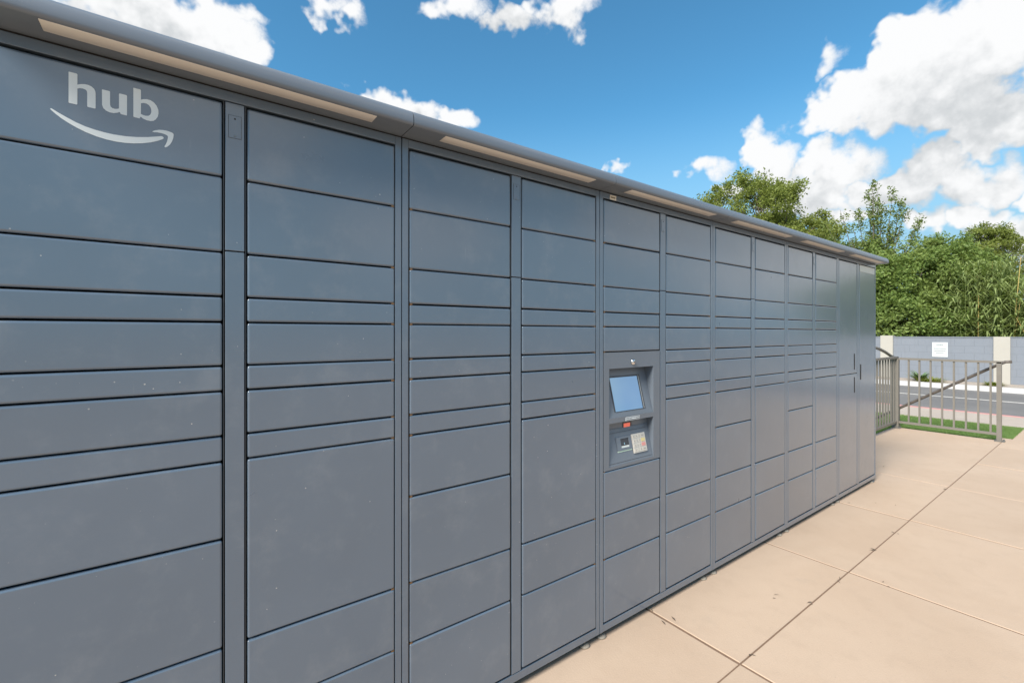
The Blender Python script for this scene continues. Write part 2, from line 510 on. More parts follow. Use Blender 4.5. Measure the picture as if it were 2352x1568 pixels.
struct(MB().box(-600, 600, -600, 600, -0.6, -0.16).build('ground', M_GROUND))
JX = [1.859 + 1.215 * i for i in range(-6, 6)]           # transverse joints
patio = struct(MB().box(-6.0, 8.42, -13.0, 0.66, -0.159, -0.0035).build('patio', M_JOINT))


def slab(x0, x1, y0, y1):
    g, gy = 0.0072, 0.0036
    bm = bmesh.new()
    bmesh.ops.create_cube(bm, size=1.0)
    for v in bm.verts:
        v.co = Vector(((v.co.x + .5) * (x1 - x0 - 2 * g) + x0 + g, (v.co.y + .5) * (y1 - y0 - 2 * gy) + y0 + gy, (v.co.z - .5) * 0.10))
    ed = [e for e in bm.edges if all(v.co.z > -0.01 for v in e.verts)]
    bmesh.ops.bevel(bm, geom=ed, offset=0.0022, segments=1, profile=0.5, affect='EDGES')
    me = bpy.data.meshes.new('slab'); bm.to_mesh(me); bm.free()
    o = link('slab', me, M_SLAB, patio)
    o.location.z = random.uniform(-0.0012, 0.0012)
    return o


xs_left = [-6.0] + [x for x in JX if x < 5.6] + [8.42]
xs_right = [-6.0] + JX + [8.42]
xs_right = [x for i, x in enumerate(xs_right) if i == 0 or x - xs_right[i - 1] > 0.2]
rows = [(-0.434, 0.66), (-1.65, -0.434), (-2.87, -1.65), (-4.09, -2.87), (-5.31, -4.09)]
for ri, (y0, y1) in enumerate(rows):
    xx = xs_left if ri == 0 else xs_right
    for x0, x1 in zip(xx, xx[1:]): slab(x0, x1, y0, y1)
slab(-6.0, 8.42, -13.0, -5.31)
struct(MB().box(8.424, 9.83, -13.0, -0.492, -0.159, -0.002).build('walkway', M_SLAB))
MB().box(8.424, 8.66, -0.49, -0.40, -0.159, -0.003).build('walkway_corner', M_SLAB, bpy.data.objects['walkway'])
lawn = struct(MB().box(-6.0, 9.83, 0.664, 16.0, -0.159, -0.030).build('lawn', M_LAWN))
MB().box(8.662, 9.83, -0.490, -0.399, -0.159, -0.030).build('lawn_strip', M_LAWN, lawn)
MB().box(8.424, 9.83, -0.398, 0.66, -0.159, -0.030).build('lawn_strip', M_LAWN, lawn)
struct(MB().box(9.834, 10.96, -60, 60, -0.159, 0.0).build('sidewalk', M_WALK))
k_ = struct(MB().box(10.964, 11.09, -60, 60, -0.159, 0.004).build('kerb', M_KERBR))
struct(MB().box(11.094, 16.25, -60, 60, -0.20, -0.085).build('road', M_ROAD))
MB().box(14.06, 14.17, -60, 60, -0.084, -0.081).build('lane_line', M_LINE, bpy.data.objects['road'])
k2 = struct(MB().box(16.254, 16.42, -60, 60, -0.159, 0.035).build('far_kerb', M_KERBW))
struct(MB().box(16.424, 40.0, -60, 60, -0.159, -0.004).build('verge', M_SOIL))

# grass blades: one mass
def grass(n, x0, x1, y0, y1, hgt):
    px = rng.uniform(x0, x1, n); py = rng.uniform(y0, y1, n)
    a = rng.uniform(0, 2 * np.pi, n); h = hgt * rng.uniform(0.6, 1.2, n); w = 0.0035 * rng.uniform(0.7, 1.4, n)
    le = rng.normal(0, 0.35, (n, 2)) * h[:, None]
    V = np.empty((n, 3, 3))
    V[:, 0] = np.c_[px - np.cos(a) * w, py - np.sin(a) * w, np.full(n, -0.031)]
    V[:, 1] = np.c_[px + np.cos(a) * w, py + np.sin(a) * w, np.full(n, -0.031)]
    V[:, 2] = np.c_[px + le[:, 0], py + le[:, 1], -0.03 + h]
    return V.reshape(-1, 3)


def tri_mesh(name, V, mat, parent=None, k=3):
    n = len(V) // k
    me = bpy.data.meshes.new(name)
    me.vertices.add(len(V)); me.vertices.foreach_set('co', V.astype(np.float32).ravel())
    me.loops.add(n * k); me.loops.foreach_set('vertex_index', np.arange(n * k, dtype=np.int32))
    me.polygons.add(n)
    me.polygons.foreach_set('loop_start', np.arange(0, n * k, k, dtype=np.int32))
    me.polygons.foreach_set('loop_total', np.full(n, k, dtype=np.int32))
    me.update(calc_edges=True)
    return link(name, me, mat, parent)


gv = np.concatenate([grass(60000, 8.43, 9.82, -0.395, 0.66, 0.036), grass(6000, 8.67, 9.82, -0.485, -0.395, 0.036), grass(120000, 6.6, 9.82, 0.67, 4.5, 0.036), grass(70000, 2.5, 6.6, 0.67, 6.0, 0.036), grass(50000, 6.6, 9.82, 4.5, 9.0, 0.04)])
go = tri_mesh('grass', gv, M_GRASS)
tag(go, 'short green turf grass behind the metal railing', 'grass', kind='stuff')


# ------------------------------------------------------------------ parcel lockers
MOD = 0.92
ZR = [1.960, 1.765, 1.570, 1.4555, 1.390, 1.2765, 1.211, 1.095, 1.028, 0.828, 0.547, 0.350, 0.068]
PAT_C = ZR
PAT_D = [z for z in ZR if z != 0.828]
PAT_E = [1.960, 1.765, 1.570, 1.4555, 1.390, 1.2765, 'kiosk', 0.742, 0.545, 0.350, 0.068]
PAT_K = [1.960, 1.021, 0.068]
PAT_L = [1.960, 0.068]
ZTOP, ZBOT, ZSOF = 1.990, 0.033, 1.995
C0, C1 = 0.0252, 0.4312            # left column door edges within a module
P0, P1 = 0.4375, 0.4805          # centre pillar
D0, D1 = 0.4868, 0.8948            # right column door edges
GAPZ = 0.0036
TAN = 0.5


def door(parent, x0, x1, z0, z1, jit=0.0016):
    w, h = x1 - x0, (z1 - z0) - GAPZ
    me = rbox('door', w, 0.018, h, 0.0062, 4)
    o = link('door', me, M_DOOR, parent, ((x0 + x1) / 2, random.uniform(-0.0008, 0.0008), (z0 + z1) / 2 + random.uniform(-0.0006, 0.0006)))
    o.rotation_euler = (random.gauss(0, jit), 0, random.gauss(0, jit))
    return weighted(o)


def canopy_profile():
    return [(0.035, ZSOF), (-0.086, ZSOF), (-0.0905, ZSOF + 0.0012), (-0.0938, ZSOF + 0.0045), (-0.0948, ZSOF + 0.010), (-0.0945, ZSOF + 0.018),
            (-0.0930, ZSOF + 0.027), (-0.0898, ZSOF + 0.0355), (-0.0850, ZSOF + 0.0425), (-0.0785, ZSOF + 0.0480), (-0.0700, ZSOF + 0.0520), (-0.0585, ZSOF + 0.0548),
            (0.20, ZSOF + 0.070), (0.575, ZSOF + 0.070), (0.585, ZSOF + 0.060), (0.585, ZSOF)]


def make_module(mi, colL, colR, label, special=None):
    X0 = 0.573 + MOD * mi
    t = empty('parcel_locker', (X0, 0, 0))
    tag(t, label, 'parcel locker', 'blue grey parcel locker units standing in one row')
    Wd = MOD - 0.003
    # carcass behind the doors
    MB().box(0.004, Wd - 0.003, 0.080, 0.52, ZBOT + 0.004, ZTOP + 0.003).build('carcass', M_DARK, t)
    fr = MB()
    fr.box(0, 0.0205, 0, 0.06, ZBOT, ZTOP)
    fr.box(Wd - 0.0205, Wd, 0, 0.06, ZBOT, ZTOP)
    fr.box(0.0205, Wd - 0.0205, 0.0004, 0.06, 1.9645, ZTOP)
    fr.box(0.0205, Wd - 0.0205, 0.0004, 0.06, ZBOT, 0.0635)
    me = fr.mesh('frame')
    bm = bmesh.new(); bm.from_mesh(me)
    bmesh.ops.bevel(bm, geom=list(bm.edges), offset=0.0012, segments=2, profile=0.5, affect='EDGES')
    bm.to_mesh(me); bm.free()
    link('frame', me, M_FRAME, t)
    # outer side and back skins
    MB().box(-0.0012, 0.0035, 0.061, 0.53, ZBOT, ZTOP).build('side_panel', M_FRAME, t)
    MB().box(Wd - 0.0025, Wd + 0.0012, 0.061, 0.53, ZBOT, ZTOP).build('side_panel', M_FRAME, t)
    MB().box(0.0036, Wd - 0.0026, 0.5215, 0.53, ZBOT, ZTOP).build('back_panel', M_FRAME, t)
    # centre pillar, in two lengths, and the lips beside it
    lock = special == 'end'
    for z0, z1 in (((0.066, 1.962),) if lock else ((0.066, 1.5735), (1.5765, 1.962))):
        p = link('pillar', rbox('pillar', P1 - P0, 0.02, z1 - z0, 0.0016, 2), M_FRAME, t, ((P0 + P1) / 2, 0.0003, (z0 + z1) / 2))
        weighted(p)
    for x in (0.0229, (C1 + P0) / 2, (P1 + D0) / 2, Wd - 0.0229):
        MB().box(x - 0.0009, x + 0.0009, 0.0035, 0.03, 0.066, 1.962).build('gap_lip', M_LIP, t)
    if not lock:
        link('plate_groove', rbox('plate_groove', 0.0298, 0.003, 0.0598, 0.0, 1), M_LIP, t, ((P0 + P1) / 2, -0.0002, 1.900))
        pl = weighted(link('access_plate', rbox('access_plate', 0.028, 0.003, 0.058, 0.0005, 1), M_FRAME, t, ((P0 + P1) / 2, -0.0008, 1.900)))
        kb = MB(); kb.tube([(0, 0, 0), (0, 0.003, 0)], 0.0021, 10)
        kb.build('key_hole', M_DARK, pl, (0, -0.0008, 0.021))
        kc = MB(); kc.tube([(0, 0, 0), (0, 0.003, 0)], 0.0024, 10)
        kc.build('screw_head', M_STEEL, pl, (0, -0.0010, -0.0235))
    # doors
    for (x0, x1), pat in (((C0, C1), colL), ((D0, D1), colR)):
        zz = pat
        i = 0
        while i < len(zz) - 1:
            a = zz[i]
            if a == 'kiosk' or zz[i + 1] == 'kiosk':
                if zz[i + 1] == 'kiosk': kiosk(t, x0, x1, zz[i + 2], a)
                i += 1 if a == 'kiosk' else 1
                if a == 'kiosk': pass
                continue
            top = a
            o = door(t, x0, x1, zz[i + 1], top, 0.0008 if special == 'end' else 0.0016)
            if special == 'hub' and i == 0 and x0 == C0: hub_logo(o)
            i += 1
        # small hinge bosses in the gaps at the outer edge of each column
        hb = MB()
        hx = x0 + 0.006 if x0 == C0 else x1 - 0.006
        for z in zz[1:-1]:
            if z == 'kiosk': continue
            hb.box(hx - 0.0045, hx + 0.0045, 0.0018, 0.012, z - 0.0024, z + 0.0024)
        if len(zz) > 4: tag(hb.build('hinge_bosses', M_RUST, t), kind='stuff')
    if special == 'end':
        for x, z0, z1 in ((0.368, 1.055, 1.19), (0.368, 0.858, 0.991), (0.520, 0.96, 1.094)):
            hs = link('handle_slot', rbox('handle_slot', 0.018, 0.012, z1 - z0, 0.002, 1), M_DARK, t, (x, -0.0022, (z0 + z1) / 2))
        MB().box(0.492, 0.876, -0.0015, 0.002, 1.900, 1.956).build('top_plate', M_PALE, t, (0, -0.0006, 0))
    # canopy segment
    pr = canopy_profile()
    cm = MB()
    xa, xb = -0.0005, MOD - 0.0030
    if special == 'end': xb = MOD + 0.004
    n = len(pr)
    cm.V = [(xa, y, z) for y, z in pr] + [(xb, y, z) for y, z in pr]
    cm.F = [(i, (i + 1) % n, n + (i + 1) % n, n + i) for i in range(n)]
    cm.F += [tuple(range(n)), tuple(n + i for i in reversed(range(n)))]
    me = cm.mesh('canopy')
    smooth_by_angle(me, 35)
    cn = link('canopy', me, M_CANOPY, t)
    link('light_diffuser', rbox('light_diffuser', 0.695, 0.0455, 0.004, 0.0008, 1), M_DIFF, cn, (MOD / 2, -0.0845, ZSOF + 0.0006))
    # black strip painting the shade in the open gap between canopy and cabinet
    MB().box(0.002, MOD - 0.004, 0.004, 0.5, ZTOP, ZSOF - 0.0003).build('gap_shade', M_DARK, t)
    # levelling feet
    for x in (0.028, MOD - 0.075):
        for y in (0.023, 0.46):
            fm = MB()
            fm.tube([(0, 0, 0.0), (0, 0, 0.004), (0, 0, 0.009), (0, 0, 0.012)], [0.024, 0.025, 0.019, 0.008], 16)
            fm.tube([(0, 0, 0.010), (0, 0, 0.045)], 0.006, 8)
            fm.build('foot', M_FOOT, t, (x, y, 0.0), True)
    if special == 'end':
        MB().box(Wd - 0.05, Wd - 0.012, 0.012, 0.06, 0.008, ZBOT + 0.003).build('foot_bracket', M_STEEL, t)
        fm = MB(); fm.tube([(0, 0, 0.0), (0, 0, 0.006), (0, 0, 0.012)], [0.036, 0.036, 0.022], 18)
        fm.build('foot', M_STEEL, t, (Wd - 0.04, 0.035, 0), True)
    if special == 'kiosk':
        st = MB().box(0.065, 0.1065, -0.0004, 0.002, 1.9652, 1.9855).build('asset_sticker', M_STICK, t)
        st.location.y = -0.0004
        x = 0.070
        for wd in (0.004, 0.0035, 0.005, 0.003, 0.0045, 0.003):
            MB().box(x, x + wd, -0.0009, 0.0008, 1.9722, 1.9785).build('print_mark', M_INK, st)
            x += wd + 0.0012
    return t


LOGO_H = [(144.8, 137.2), (145.4, 138.1), (157.8, 137.8), (158.9, 136.5), (158.9, 113.6), (164.8, 116.8), (170.5, 118.5), (176.2, 118.8), (181.9, 117.2), (186.0, 113.6), (188.2, 109.1), (188.9, 104.1), (188.9, 70.0), (187.7, 69.0), (175.9, 69.2), (175.0, 70.4), (175.0, 101.0), (174.3, 104.7), (171.9, 107.2), (167.6, 108.0), (162.9, 107.3), (158.9, 105.0), (158.9, 70.4), (157.9, 69.1), (145.7, 69.3), (144.8, 70.4)]
LOGO_U = [(199.7, 115.4), (200.6, 116.4), (212.3, 116.2), (213.5, 115.0), (213.5, 86.5), (214.5, 81.5), (217.1, 78.9), (221.3, 78.2), (225.3, 79.2), (229.1, 81.1), (229.1, 115.1), (230.2, 116.4), (242.2, 116.2), (243.2, 114.6), (243.2, 70.4), (242.2, 69.0), (232.9, 69.3), (231.6, 70.5), (230.6, 73.5), (225.3, 70.3), (219.3, 68.0), (212.3, 67.8), (206.3, 70.1), (201.9, 74.7), (199.9, 81.1)]
LOGO_B = [(254.6, 136.7), (255.4, 137.6), (267.2, 137.4), (268.4, 135.9), (268.4, 113.7), (273.1, 116.3), (279.5, 118.3), (286.0, 117.9), (292.5, 114.3), (297.9, 107.6), (300.9, 98.7), (301.2, 90.5), (299.6, 81.6), (295.7, 74.3), (291.4, 70.0), (286.0, 68.1), (279.5, 68.0), (273.1, 69.7), (267.6, 73.3), (266.7, 69.9), (265.4, 68.8), (256.0, 69.1), (254.7, 70.3)]
LOGO_BH = [(268.4, 105.4), (273.1, 107.4), (278.4, 107.8), (283.3, 105.3), (286.5, 100.1), (287.7, 93.5), (287.3, 87.2), (285.4, 82.5), (282.2, 79.3), (277.4, 78.1), (273.1, 78.3), (268.4, 79.7)]
LOGO_S = [(115.8, 47.5), (117.0, 48.8), (118.5, 48.7), (128.8, 42.8), (142.5, 35.9), (157.3, 29.2), (172.4, 24.2), (187.7, 21.2), (203.4, 19.4), (219.3, 18.7), (239.6, 19.9), (260.4, 23.1), (281.6, 28.5), (294.7, 33.0), (306.7, 37.2), (309.5, 36.8), (311.4, 34.2), (310.9, 32.7), (308.4, 29.9), (299.0, 23.9), (287.0, 17.4), (270.9, 11.2), (255.1, 7.0), (239.6, 4.4), (224.3, 3.5), (207.3, 4.2), (189.7, 7.0), (172.4, 11.9), (157.3, 18.2), (144.3, 25.0), (133.3, 31.8), (124.3, 39.0), (118.0, 44.8)]
LOGO_A = [(289.8, 43.5), (290.8, 45.4), (295.7, 48.5), (302.3, 51.3), (310.1, 52.9), (317.9, 53.0), (325.7, 51.6), (329.3, 50.1), (330.5, 47.1), (329.8, 39.2), (327.4, 30.1), (323.5, 21.3), (319.0, 15.3), (315.1, 12.3), (312.8, 12.6), (312.6, 14.0), (315.1, 19.2), (317.6, 26.9), (319.3, 35.8), (319.3, 40.0), (317.9, 42.0), (313.4, 43.7), (306.7, 44.7), (299.0, 44.5), (292.5, 43.2)]


def hub_logo(dr):
    dr.rotation_euler = (0, 0, 0)
    cx, cz = dr.location.x, dr.location.z
    cv = lambda L: [(x / 1000 - cx, z / 1000 + 1.8 - cz) for x, z in L]
    for nm, L, hs in (('letter', LOGO_H, []), ('letter', LOGO_U, []), ('letter', LOGO_B, [cv(LOGO_BH)]), ('smile_mark', LOGO_S, []), ('arrow_mark', LOGO_A, [])):
        flat_shape(nm, cv(L), hs, 0.0007, M_DECAL, dr, 0.0002)


def kiosk(t, x0, x1, z0, z1):
    """payment-style terminal: sloped screen above, sloped reader shelf below"""
    z1 -= GAPZ / 2; z0 += GAPZ / 2
    k = empty('kiosk', (0, 0, 0), t)
    k['label'] = 'touch screen terminal with keypad set into the locker front'
    ol, orr = 0.060, 0.380          # opening in x
    ut, ub = 1.201, 0.976           # upper opening
    lt, lb = 0.953, 0.757           # lower opening
    f = MB()
    yb = 0.018
    f.box(x0, ol, 0, yb, z0, z1); f.box(orr, x1, 0, yb, z0, z1)
    f.box(ol, orr, 0.0002, yb, ut, z1); f.box(ol, orr, 0.0002, yb, z0, lb)
    f.box(ol, orr, 0.0002, yb, lt, ub)
    f.build('face_panel', M_KIOSK, k)
    # side cheeks and tops of the recesses
    c = MB()
    for (a, b_) in ((ol - 0.004, ol), (orr, orr + 0.004)):
        c.box(a, b_, yb, 0.075, ub, ut); c.box(a, b_, yb, 0.075, lb, lt)
    c.box(ol, orr, yb, 0.075, ut, ut + 0.004)
    c.box(ol, orr, yb, 0.075, lt, lt + 0.004)
    c.build('recess', M_KIOSK, k)

    def sloped(ya, za, yb_, zb, name, xa, xb, ua, ub_, th, mat, parent, out=0.0):
        """slab on the plane through (ya,za) top-back and (yb_,zb) bottom-front; ua..ub_ are z limits"""
        nrm = Vector((0, -(za - zb), (ya - yb_))).normalized()
        def pt(x, z, o):
            s = (z - zb) / (za - zb)
            p = Vector((x, yb_ + s * (ya - yb_), z)) + nrm * o
            return tuple(p)
        mb = MB()
        mb.quadbox([pt(xa, ua, out - th), pt(xb, ua, out - th), pt(xb, ub_, out - th), pt(xa, ub_, out - th),
                    pt(xa, ua, out), pt(xb, ua, out), pt(xb, ub_, out), pt(xa, ub_, out)])
        return mb.build(name, mat, parent)
    U = (0.055, 1.19, 0.002, 0.976)
    L = (0.037, 0.911, 0.002, 0.757)
    sloped(*U, 'screen_surround', ol, orr, 0.976, 1.200, 0.004, M_KIOSK, k)
    MB().box(ol, orr, 0.058, 0.064, 1.17, 1.201).build('recess_back', M_KIOSK, k)
    sc = sloped(*U, 'screen', 0.112, 0.308, 1.001, 1.153, 0.002, M_SCREEN, k, 0.0008)
    for (xa, xb, za, zb, mt) in ((0.308, 0.3145, 1.0005, 1.158, M_BEZEL), (0.3145, 0.320, 1.0005, 1.158, M_TRIM), (0.320, 0.3265, 1.0005, 1.160, M_BEZEL),
                                 (0.105, 0.3265, 1.1535, 1.160, M_BEZEL), (0.105, 0.112, 1.0005, 1.1535, M_BEZEL), (0.112, 0.3265, 0.9985, 1.0005, M_BEZEL)):
        sloped(*U, 'screen_bezel', xa, xb, za, zb, 0.002, mt, sc, 0.0016)
    # lower shelf
    MB().box(ol, orr, 0.040, 0.046, 0.90, 0.953).build('recess_wall', M_KIOSK, k)
    sh = sloped(*L, 'reader_shelf', ol, orr, 0.757, 0.915, 0.004, M_KIOSK, k)
    sloped(*L, 'shelf_seam', ol + 0.006, orr - 0.006, 0.7655, 0.7675, 0.002, M_BEZEL, sh, 0.0004)
    sloped(*L, 'shelf_seam', ol + 0.002, orr - 0.02, 0.8965, 0.8985, 0.002, M_BEZEL, sh, 0.0004)
    # card reader: raised bezel around a dark well
    rd = MB()
    for q in ((0.133, 0.160, 0.8155, 0.8755), (0.219, 0.237, 0.8155, 0.8755), (0.160, 0.219, 0.8155, 0.825), (0.160, 0.219, 0.867, 0.8755)):
        s_ = sloped(*L, 'card_reader', *q, 0.004, M_KIOSK, k, 0.005)
    w_ = sloped(*L, 'reader_well', 0.160, 0.219, 0.825, 0.867, 0.001, M_BEZEL, k, 0.0012)
    sloped(*L, 'reader_lip', 0.161, 0.218, 0.8255, 0.834, 0.001, M_PALE, w_, 0.0028)
    sloped(*L, 'reader_contact', 0.184, 0.190, 0.838, 0.848, 0.001, M_CHROME, w_, 0.0026)
    sloped(*L, 'light_strip', 0.134, 0.2365, 0.8095, 0.8145, 0.001, M_GRN, k, 0.0016)
    kp = sloped(*L, 'keypad', 0.241, 0.339, 0.791, 0.8775, 0.004, M_BTNBASE, k, 0.006)
    for r_ in range(4):
        zt = 0.8735 - r_ * 0.0205
        for c_ in range(4):
            xa = 0.2465 + c_ * 0.0195
            xb = xa + (0.0155 if c_ < 3 else 0.0270)
            mt = M_BTN
            if c_ == 3 and r_ == 1: mt = M_YEL
            if c_ == 3 and r_ == 2: mt = M_RED
            kb = sloped(*L, 'key', xa, xb, zt - 0.0155, zt, 0.002, mt, kp, 0.0078)
            if mt is M_BTN and not (r_ == 3 and c_ == 1):
                sloped(*L, 'key_mark', xa + 0.0050, xb - 0.0050, zt - 0.0110, zt - 0.0050, 0.001, M_KMARK, kp, 0.0081)
    # chrome camera dome, label and scanner glow
    dm = MB(); dm.tube([(0, 0.001, 0), (0, -0.003, 0), (0, -0.0065, 0), (0, -0.0085, 0), (0, -0.0092, 0)], [0.0145, 0.0140, 0.0105, 0.006, 0.0008], 20)
    d_ = dm.build('camera_dome', M_CHROME, k, (0.225, 0, 1.227), True)
    MB().tube([(0, -0.0094, 0), (0, -0.0082, 0)], 0.0042, 12).build('lens', M_BEZEL, d_, (0, 0, 0))
    lab = MB().box(0.173, 0.274, -0.0008, 0.001, 0.9545, 0.9705).build('scan_label', M_DECAL, k)
    MB().box(0.1755, 0.2715, -0.0011, 0.0008, 0.9566, 0.9684).build('label_field', M_KIOSK, lab)
    x = 0.179
    rl = random.Random(5)
    while x < 0.266:
        wd = rl.uniform(0.003, 0.0065)
        MB().box(x, x + wd, -0.0014, 0.0008, 0.9598, 0.9652).build('print_mark', M_DECAL, lab)
        x += wd + rl.choice((0.001, 0.001, 0.004))
    MB().box(0.196, 0.262, 0.0385, 0.041, 0.908, 0.9385).build('scanner_frame', M_BEZEL, k)
    MB().box(0.204, 0.250, 0.0378, 0.040, 0.914, 0.9325).build('scanner_window', M_SCAN, k)


make_module(-1, PAT_C, PAT_D, 'blue grey parcel locker unit at the left with white hub lettering on its top door', 'hub')
make_module(0, PAT_C, PAT_D, 'plain blue grey parcel locker unit between the hub lettered unit and the screen unit')
make_module(1, PAT_E, PAT_D, 'blue grey parcel locker unit with touch screen and keypad terminal', 'kiosk')
make_module(2, PAT_C, PAT_D, 'plain blue grey parcel locker unit just right of the screen unit')
make_module(3, PAT_C, PAT_D, 'second plain parcel locker unit right of the screen unit, before the tall doors')
make_module(4, PAT_K, PAT_L, 'parcel locker unit at the far right end with tall doors and slot handles', 'end')


# ------------------------------------------------------------------ metal railing round the patio corner
rail = empty('metal_railing', (8.34, -0.41, 0))
tag(rail, 'tan metal railing with vertical bars round the patio corner', 'railing')
RX, RY0, RY1 = 8.34, -0.41, 0.61


def rbuild(mb, name, mat=None, parent=None):
    me = mb.mesh(name)
    o = link(name, me, mat or M_RAIL, parent or rail)
    o.location = (-8.34, 0.41, 0)
    return o


for (x, y, s) in ((RX, RY0, 0.022), (RX, RY1, 0.032), (5.6, RY1, 0.025)):
    rbuild(MB().box(x - s, x + s, y - s, y + s, 0.006, 1.0), 'post')
    rbuild(MB().box(x - 0.055, x + 0.055, y - 0.05, y + 0.04, 0.0, 0.009), 'base_plate')
    for bx, by in ((-0.042, -0.036), (0.042, -0.036), (-0.042, 0.03), (0.042, 0.03)):
        rbuild(MB().tube([(x + bx, y + by, 0.008), (x + bx, y + by, 0.022)], 0.008, 6), 'bolt', M_STEEL)
rbuild(MB().box(RX - 0.022, RX + 0.022, RY0 - 0.025, RY1 - 0.0325, 0.985, 1.014), 'top_rail')
rbuild(MB().box(RX - 0.018, RX + 0.018, RY0 + 0.0225, RY1 - 0.0325, 0.075, 0.105), 'bottom_rail')
rbuild(MB().box(5.6, RX + 0.033, RY1 - 0.022, RY1 + 0.022, 1.001, 1.030), 'top_rail')
rbuild(MB().box(5.626, RX - 0.0325, RY1 - 0.018, RY1 + 0.018, 0.075, 0.105), 'bottom_rail')
for y in (0.47, 0.355, 0.238, 0.121, 0.005, -0.11, -0.224, -0.335):
    rbuild(MB().box(RX - 0.0095, RX + 0.0095, y - 0.0095, y + 0.0095, 0.105, 0.985), 'baluster')
x = RX - 0.125
while x > 5.66:
    rbuild(MB().box(x - 0.0095, x + 0.0095, RY1 - 0.0095, RY1 + 0.0095, 0.105, 1.001), 'baluster')
    x -= 0.1185

hr = empty('stair_handrail', (8.47, -0.42, 0))
tag(hr, 'sloping tubular handrail behind the bars of the metal railing', 'handrail')
mb = MB().tube([(0, -0.085, 1.005), (0, -0.03, 1.000), (0, 0.03, 0.965), (0, 1.03, 0.270), (0, 1.30, 0.080)], 0.019, 10)
mb.build('rail_tube', M_RAILD, hr, (0, 0, 0), True)
MB().tube([(0, -0.02, 0.985), (-0.128, 0.01, 0.975)], 0.010, 8).build('bracket', M_RAILD, hr)
MB().tube([(0, 1.03, 0.265), (0, 1.03, -0.03)], 0.014, 8).build('leg', M_RAILD, hr)

ar = empty('arched_handrail', (8.36, 0.66, 0))
tag(ar, 'curved tan handrail arching over the top of the metal railing by the locker end', 'handrail')
pts = [(0.06, -0.02, 1.005)] + [(-(8.36 - a), 0.0, z) for a, z in ((8.30, 1.036), (8.05, 1.098), (7.77, 1.152), (7.484, 1.184), (7.2, 1.19), (6.9, 1.175), (6.6, 1.13), (6.3, 1.06), (6.15, 1.01))]
MB().tube(pts, 0.020, 10).build('rail_tube', M_RAIL, ar, (0, 0, 0), True)
for xx in (-2.2, 0.04):
    MB().tube([(xx, 0, 1.02), (xx, 0.0, -0.03)], 0.016, 8).build('leg', M_RAIL, ar)

# ------------------------------------------------------------------ perimeter wall, sign, plants
WX = 18.0
wall = empty('block_wall', (WX, 0, 0))
tag(wall, 'long low grey wall with cream pilasters across the road', 'wall')
pil = [3.145 - 2.49 * i for i in range(-5, 15)]
pil = [3.145 + 2.48 * 4, 3.145 + 2.48 * 3, 3.145 + 2.48 * 2, 3.145 + 2.48, 3.145, 0.664] + [0.664 - 2.48 * i for i in range(1, 12)]
for i, y in enumerate(pil):
    MB().box(-0.05, 0.22, y - 0.156, y + 0.156, -0.05, 1.30 if y > 2 else 1.275).build('pilaster', M_PIL, wall)
    if i + 1 < len(pil):
        y2 = pil[i + 1]
        mb = MB().box(0.0, 0.17, y2 + 0.157, y - 0.157, -0.05, 1.245)
        mb.build('wall_panel', M_WALLG, wall)
        MB().box(-0.012, 0.182, y2 + 0.157, y - 0.157, 1.2455, 1.270).build('coping', M_WALLG, wall)

sg = empty('notice_sign', (WX - 0.012, 1.909, 0.889))
tag(sg, 'white notice sign with faint grey lines mounted on the grey wall', 'sign')
MB().box(-0.004, 0.006, -0.17, 0.17, -0.217, 0.217).build('plate', M_SIGN, sg)
rl = random.Random(9)
for zc, hw, hh in ((0.145, 0.075, 0.017), (0.030, 0.135, 0.013), (-0.035, 0.125, 0.013), (-0.100, 0.08, 0.013)):
    y = hw
    while y > -hw:
        wd = rl.uniform(0.012, 0.03)
        MB().box(-0.0052, 0, max(-hw, y - wd), y, zc - hh, zc + hh).build('print_mark', M_SIGNINK, sg)
        y -= wd + 0.006


def blades(name, mat, parent, n, ln, wid, up, curl, seed, spread=0.05):
    """rosette or clump of long pointed leaves as one mesh of folded strips"""
    r = np.random.default_rng(seed)
    V = []
    for i in range(n):
        a = r.uniform(0, 2 * np.pi); L = ln * r.uniform(0.7, 1.15); w = wid * r.uniform(0.7, 1.2)
        e = up + r.normal(0, 0.22)
        d = np.array([np.cos(a), np.sin(a)]); s = np.array([-np.sin(a), np.cos(a), 0])
        b0 = np.array([d[0] * spread * r.uniform(0, 1), d[1] * spread * r.uniform(0, 1), 0.0])
        P = []
        p = b0.copy(); ang = e
        seg = 4
        for k in range(seg + 1):
            ww = w * (1 - (k / seg) ** 1.6) * (0.75 + 0.5 * min(1, k))
            P.append((p - s * ww, p + s * ww))
            st = L / seg
            p = p + np.array([d[0] * np.cos(ang), d[1] * np.cos(ang), np.sin(ang)]) * st
            ang -= curl / seg
        for k in range(seg):
            V += [P[k][0], P[k][1], P[k + 1][1], P[k + 1][0]]
    o = tri_mesh(name, np.array(V), mat, parent, 4)
    bm = bmesh.new(); bm.from_mesh(o.data)
    bmesh.ops.remove_doubles(bm, verts=bm.verts, dist=1e-5)
    bm.to_mesh(o.data); bm.free()
    return o


ag = empty('spiky_plant', (17.35, 2.22, 0))
tag(ag, 'small spiky rosette plant at the foot of the grey wall', 'plant')
blades('leaves', M_AGAVE, ag, 70, 0.42, 0.018, 0.95, 0.9, 1, 0.08)
MB().tube([(0, 0, -0.02), (0, 0, 0.06), (0, 0, 0.10)], [0.06, 0.05, 0.02], 8).build('stem', M_BARK, ag)
for (yx, yy, hh, lb) in ((17.2, 1.98, 0.16, 'low yellow green plant beside the spiky rosette'), (17.2, 0.72, 0.12, 'low yellow green plant at the foot of the cream pilaster')):
    yp = empty('low_plant', (yx, yy, 0))
    tag(yp, lb, 'plant')
    blades('leaves', M_YSHRUB, yp, 240, hh * 1.5, 0.012, 0.75, 1.2, int(yy * 10), 0.30 if hh > .14 else 0.15)


